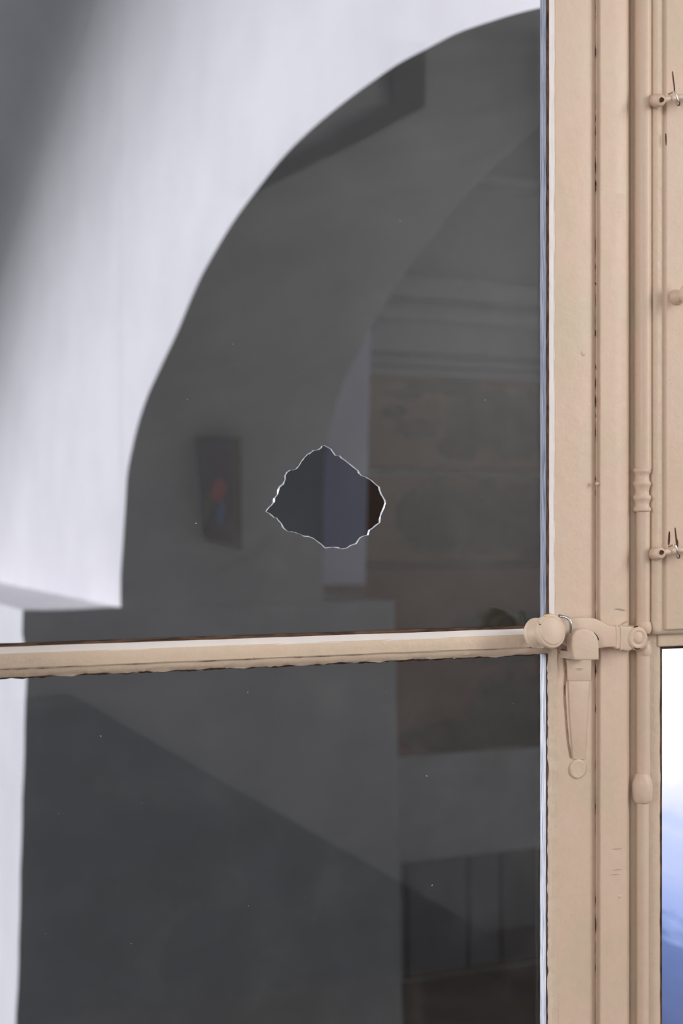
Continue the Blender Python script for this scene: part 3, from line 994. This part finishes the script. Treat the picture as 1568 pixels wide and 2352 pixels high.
# socket lips of the rod above and below the boss
for py, up in ((1441, 1), (1492, -1)):
    lathe('rod_socket', (rodx + 0.0002, YR - 0.001, zz_(py) - 0.006), (rodx + 0.0002, YR - 0.001, 9), [(0, 15.6 / sc), (0.002, 17.5 / sc), (0.006, 18.6 / sc), (0.010, 17.5 / sc), (0.0125, 15.8 / sc)], M['cream'], bolt, 32, 0.03, 60)
# knob: spool with a rear flange, waist and front disc
kr = Z5(222, 372, -0.030)
kf = Z5(372, 345, -0.0575)
ax = kf - kr
L = ax.length
ra, rf = 0.0172, 0.0186
knob = lathe('knob', kr - ax.normalized() * 0.003, kf, [(0, 0.0), (0.0005, 0.0120), (0.002, ra * .92), (0.005, ra), (0.008, ra * 0.94), (0.011, ra * 0.72), (L * 0.55, ra * 0.50), (L * 0.72, ra * 0.52), (L * 0.84, rf * 0.80),
                                                       (L * 0.92, rf * 0.97), (L + 0.0005, rf), (L + 0.0028, rf * 0.99), (L + 0.0042, rf * 0.93), (L + 0.0046, rf * 0.84), (L + 0.0058, rf * 0.78), (L + 0.0064, rf * 0.70), (L + 0.0068, 0.0)], M['cream'], bolt, 56, 0.006, 24)
# steel pin bent over the lever
wp = [Z5(a, b, y) for a, b, y in ((455, 192, -0.036), (480, 200, -0.041), (520, 208, -0.044), (548, 226, -0.046), (564, 262, -0.047), (567, 310, -0.0465), (562, 362, -0.045))]
tube('bent_pin', smooth_loop(wp, False, 5), 0.0017, M['steel'], bolt, 14)


def chip(parent, pts, y, mat='chip'):
    """small flake-shaped scar lying on a painted surface"""
    c = sum(pts, Vector()) / len(pts)
    sm = smooth_loop(pts, True, 3)
    v = [Vector((p.x, y, p.z)) + Vector((0.00025 * nz(i * 1.7, p.z * 99), 0, 0.00025 * nz(i * 2.3, p.x * 99))) for i, p in enumerate(sm)]
    return mesh('paint_chip', v, [tuple(range(len(v)))], M[mat], parent, normals=False)


# ------------------------------------------------------------------ keeper on the stile
keep = empty('bolt_keeper', Z5(716, 635, -0.014), 'hook-shaped cream-painted keeper on a long tapered plate under the lever', 'window keeper')
ko = [(580, 440), (592, 395), (625, 352), (670, 328), (712, 321), (760, 330), (805, 362), (835, 405), (848, 450), (852, 520), (853, 600), (846, 625), (825, 636), (720, 637), (625, 637), (604, 625), (594, 590), (584, 520)]
prism('hook_block', smooth_loop([Z5(a, b, -0.046) for a, b in ko], True, 2), -0.046, -0.0355, M['cream'], keep, 0.0018, 4)
ks = [(600, 560), (850, 560), (850, 634), (604, 634)]
prism('hook_foot', [Z5(a, b, -0.044) for a, b in ks], -0.044, -0.013, M['cream'], keep, 0.0010, 2)


def Z3(a, b, y):
    return U(1168 + a / 3.92, 1150 + b / 3.92, y)


prism('plate_head', [Z3(a, b, -0.0172) for a, b in ((528, 1430), (744, 1430), (740, 1616), (734, 1622), (540, 1622), (534, 1616))], -0.0172, -0.0135, M['cream'], keep, 0.0006, 2)
prism('plate', [Z3(a, b, -0.0160) for a, b in ((540, 1600), (730, 1600), (722, 1700), (690, 2330), (580, 2330), (556, 1960), (544, 1700))], -0.0160, -0.0135, M['cream'], keep, 0.0007, 2)
cc = U(1168 + 625 / 3.9075, 1750 + 62 / 3.9075, -0.0165)
lathe('screw_boss', cc + Vector((0, 0.004, 0)), cc + Vector((0, -1, 0)), [(0, 0.0108), (0.0032, 0.0108), (0.0040, 0.0102), (0.0042, 0.0090), (0.0040, 0.0080), (0.0042, 0.0)], M['cream_rough'], keep, 32, 0.03, 60)

# ------------------------------------------------------------------ cracks, chips and paint drips
chip(bolt, [Z5(a, b, YL) for a, b in ((800, 360), (820, 378), (842, 410), (846, 436), (830, 436), (812, 420), (800, 395))], YL - 0.0003)
chip(bolt, [Z5(a, b, YL) for a, b in ((580, 385), (600, 362), (625, 345), (632, 350), (606, 372), (588, 395))], YL - 0.0003)
chip(bolt, [Z5(a, b, YL) for a, b in ((1152, 380), (1160, 352), (1168, 348), (1162, 385), (1158, 420), (1152, 420))], YL - 0.0003)
chip(bolt, [Z5(a, b, YL) for a, b in ((1170, 500), (1200, 515), (1245, 515), (1225, 528), (1190, 526))], -0.0385)
chip(bolt, [Z5(a, b, YL) for a, b in ((1195, 300), (1215, 292), (1240, 298), (1222, 312), (1200, 314))], YL - 0.0006)
chip(bolt, [Z5(a, b, -0.06) for a, b in ((246, 278), (258, 274), (266, 280), (256, 286))], -0.0605)

crk_v, crk_f = [], []
z = ZB
r = random.Random(5)
while z < ZT:
    l = 0.004 + 0.022 * r.random()
    if r.random() < 0.62:
        wdt = 0.00025 + 0.0009 * r.random() ** 2
        n = max(3, int(l / 0.002))
        i0 = len(crk_v)
        for k in range(n + 1):
            q = k / n
            wv = wdt * math.sin(math.pi * min(max(q, .02), .98)) * (0.6 + 0.6 * r.random())
            xc = X(1367.3, -0.0126) + 0.0005 * nz(z * 30 + q)
            crk_v += [(xc - wv, -0.0128, z + l * q), (xc + wv, -0.0124, z + l * q)]
        for k in range(n):
            crk_f.append((i0 + 2 * k, i0 + 2 * k + 1, i0 + 2 * k + 3, i0 + 2 * k + 2))
    z += l + 0.012 * r.random()
o = mesh('paint_cracks', crk_v, crk_f, M['chip'], leaf, normals=False)
o['kind'] = 'stuff'

# fine crack line under the bar face
crk_v, crk_f = [], []
x = xb0 + 0.06
while x < xb1:
    l = 0.006 + 0.03 * r.random()
    if r.random() < 0.7:
        n = max(3, int(l / 0.002))
        i0 = len(crk_v)
        for k in range(n + 1):
            q = k / n
            wv = (0.0001 + 0.0003 * r.random()) * math.sin(math.pi * min(max(q, .05), .95))
            zc = ZM - 0.0060 + 0.0008 * nz((x + l * q) * 40, 3)
            crk_v += [(x + l * q, -0.0150, zc - wv), (x + l * q, -0.0150, zc + wv)]
        for k in range(n):
            crk_f.append((i0 + 2 * k, i0 + 2 * k + 2, i0 + 2 * k + 3, i0 + 2 * k + 1))
    x += l + 0.006 * r.random()
o = mesh('paint_cracks', crk_v, crk_f, M['chip'], leaf, normals=False)
o['kind'] = 'stuff'

# splits and scars on the shutter
for pts in ([(1543, 166), (1545, 166), (1548, 190), (1550, 210), (1548, 210), (1545.5, 190)],
            [(1549, 1214), (1551, 1214), (1554, 1236), (1557, 1244), (1556, 1258), (1553, 1258), (1551, 1240)],
            [(1535, 1224), (1538, 1222), (1538, 1242), (1536, 1252), (1533.5, 1248)],
            [(1527, 308), (1529, 308), (1530, 320), (1529, 335), (1527.5, 328)]):
    chip(sh, [U(a, b, YSH - 0.0042) for a, b in pts], YSH - 0.0044)
# blob and scratch bumps on the stile
for px, py, rr in ((1338, 811, 0.0042), (1372, 1111, 0.0020), (1422, 2059, 0.0026), (1300, 2115, 0.0014), (1312, 2100, 0.0016)):
    y = -0.0140 if px < 1366 else -0.0215
    p = U(px, py, y)
    lathe('paint_blob', p + Vector((0, 0.002, 0)), p + Vector((0, -1, 0)), [(0, rr), (0.0018, rr * 0.95), (0.0026, rr * 0.7), (0.0030, rr * 0.3), (0.0031, 0)], M['cream'], leaf, 16, 0.2, 80)

# grime in the crease beside the keeper plate, scratches in the cover strip
M['grime'] = plain('brown_grime', (0.20, 0.14, 0.08), (0.34, 0.25, 0.16), 300, 0.8, 0.2, 500, None, 0.001)
M['scratch'] = plain('scratched_paint', (0.40, 0.31, 0.23), (0.46, 0.36, 0.27), 200, 0.7, 0.2, 400, None, 0.001)
for pts in ([(1293, 1516), (1298, 1514), (1301, 1540), (1299, 1575), (1297, 1600), (1295.5, 1575), (1297, 1545)],
            [(1295, 1578), (1297, 1576), (1300, 1620), (1303, 1665), (1307, 1705), (1312, 1738), (1309, 1738), (1303, 1700), (1299, 1650), (1296, 1610)],
            [(1283, 1497), (1292, 1490), (1306, 1500), (1305, 1512), (1296, 1512), (1288, 1506)]):
    chip(keep, [U(a, b, -0.0150) for a, b in pts], -0.0152, 'grime')
for x0, x1, y in ((1405, 1428, 1950), (1406, 1426, 1998), (1403, 1424, 2009)):
    chip(leaf, [U(a, b, -0.0221) for a, b in ((x0, y), ((x0 + x1) / 2, y - 1), (x1, y - 1), ((x0 + x1) / 2, y + 0.6))], -0.0224, 'scratch')
for x0, x1, y in ((1320, 1340, 1536), (1322, 1338, 1539)):
    chip(keep, [U(a, b, -0.0172) for a, b in ((x0, y), ((x0 + x1) / 2, y - 1), (x1, y - 0.5), ((x0 + x1) / 2, y + 0.5))], -0.0175, 'scratch')
for pts in ([(1409, 1399), (1420, 1397), (1432, 1400), (1440, 1401), (1430, 1402), (1418, 1400)],
            [(1424, 1436), (1432, 1430), (1440, 1426), (1440, 1428), (1433, 1433)]):
    chip(leaf, [U(a, b, -0.0221) for a, b in pts], -0.0226, 'scratch')
# worn flecks on the rim of the knob
axn = ax.normalized()
for ang, rr in ((1.95, 0.0012), (1.60, 0.0013), (2.6, 0.0008)):
    up = Vector((0, 0, 1)) - axn * axn.z
    up.normalize()
    sd = axn.cross(up)
    c = kf + axn * 0.0012 + (sd * -math.cos(ang) + up * math.sin(ang)) * (rf * 0.965)
    out = (sd * -math.cos(ang) + up * math.sin(ang)) * 0.6 + axn
    lathe('worn_fleck', c - out.normalized() * 0.0002, c + out, [(0, rr), (0.0006, rr), (0.0009, rr * 0.6), (0.0010, 0)], M['brass'], bolt, 10, 0.4, 60)
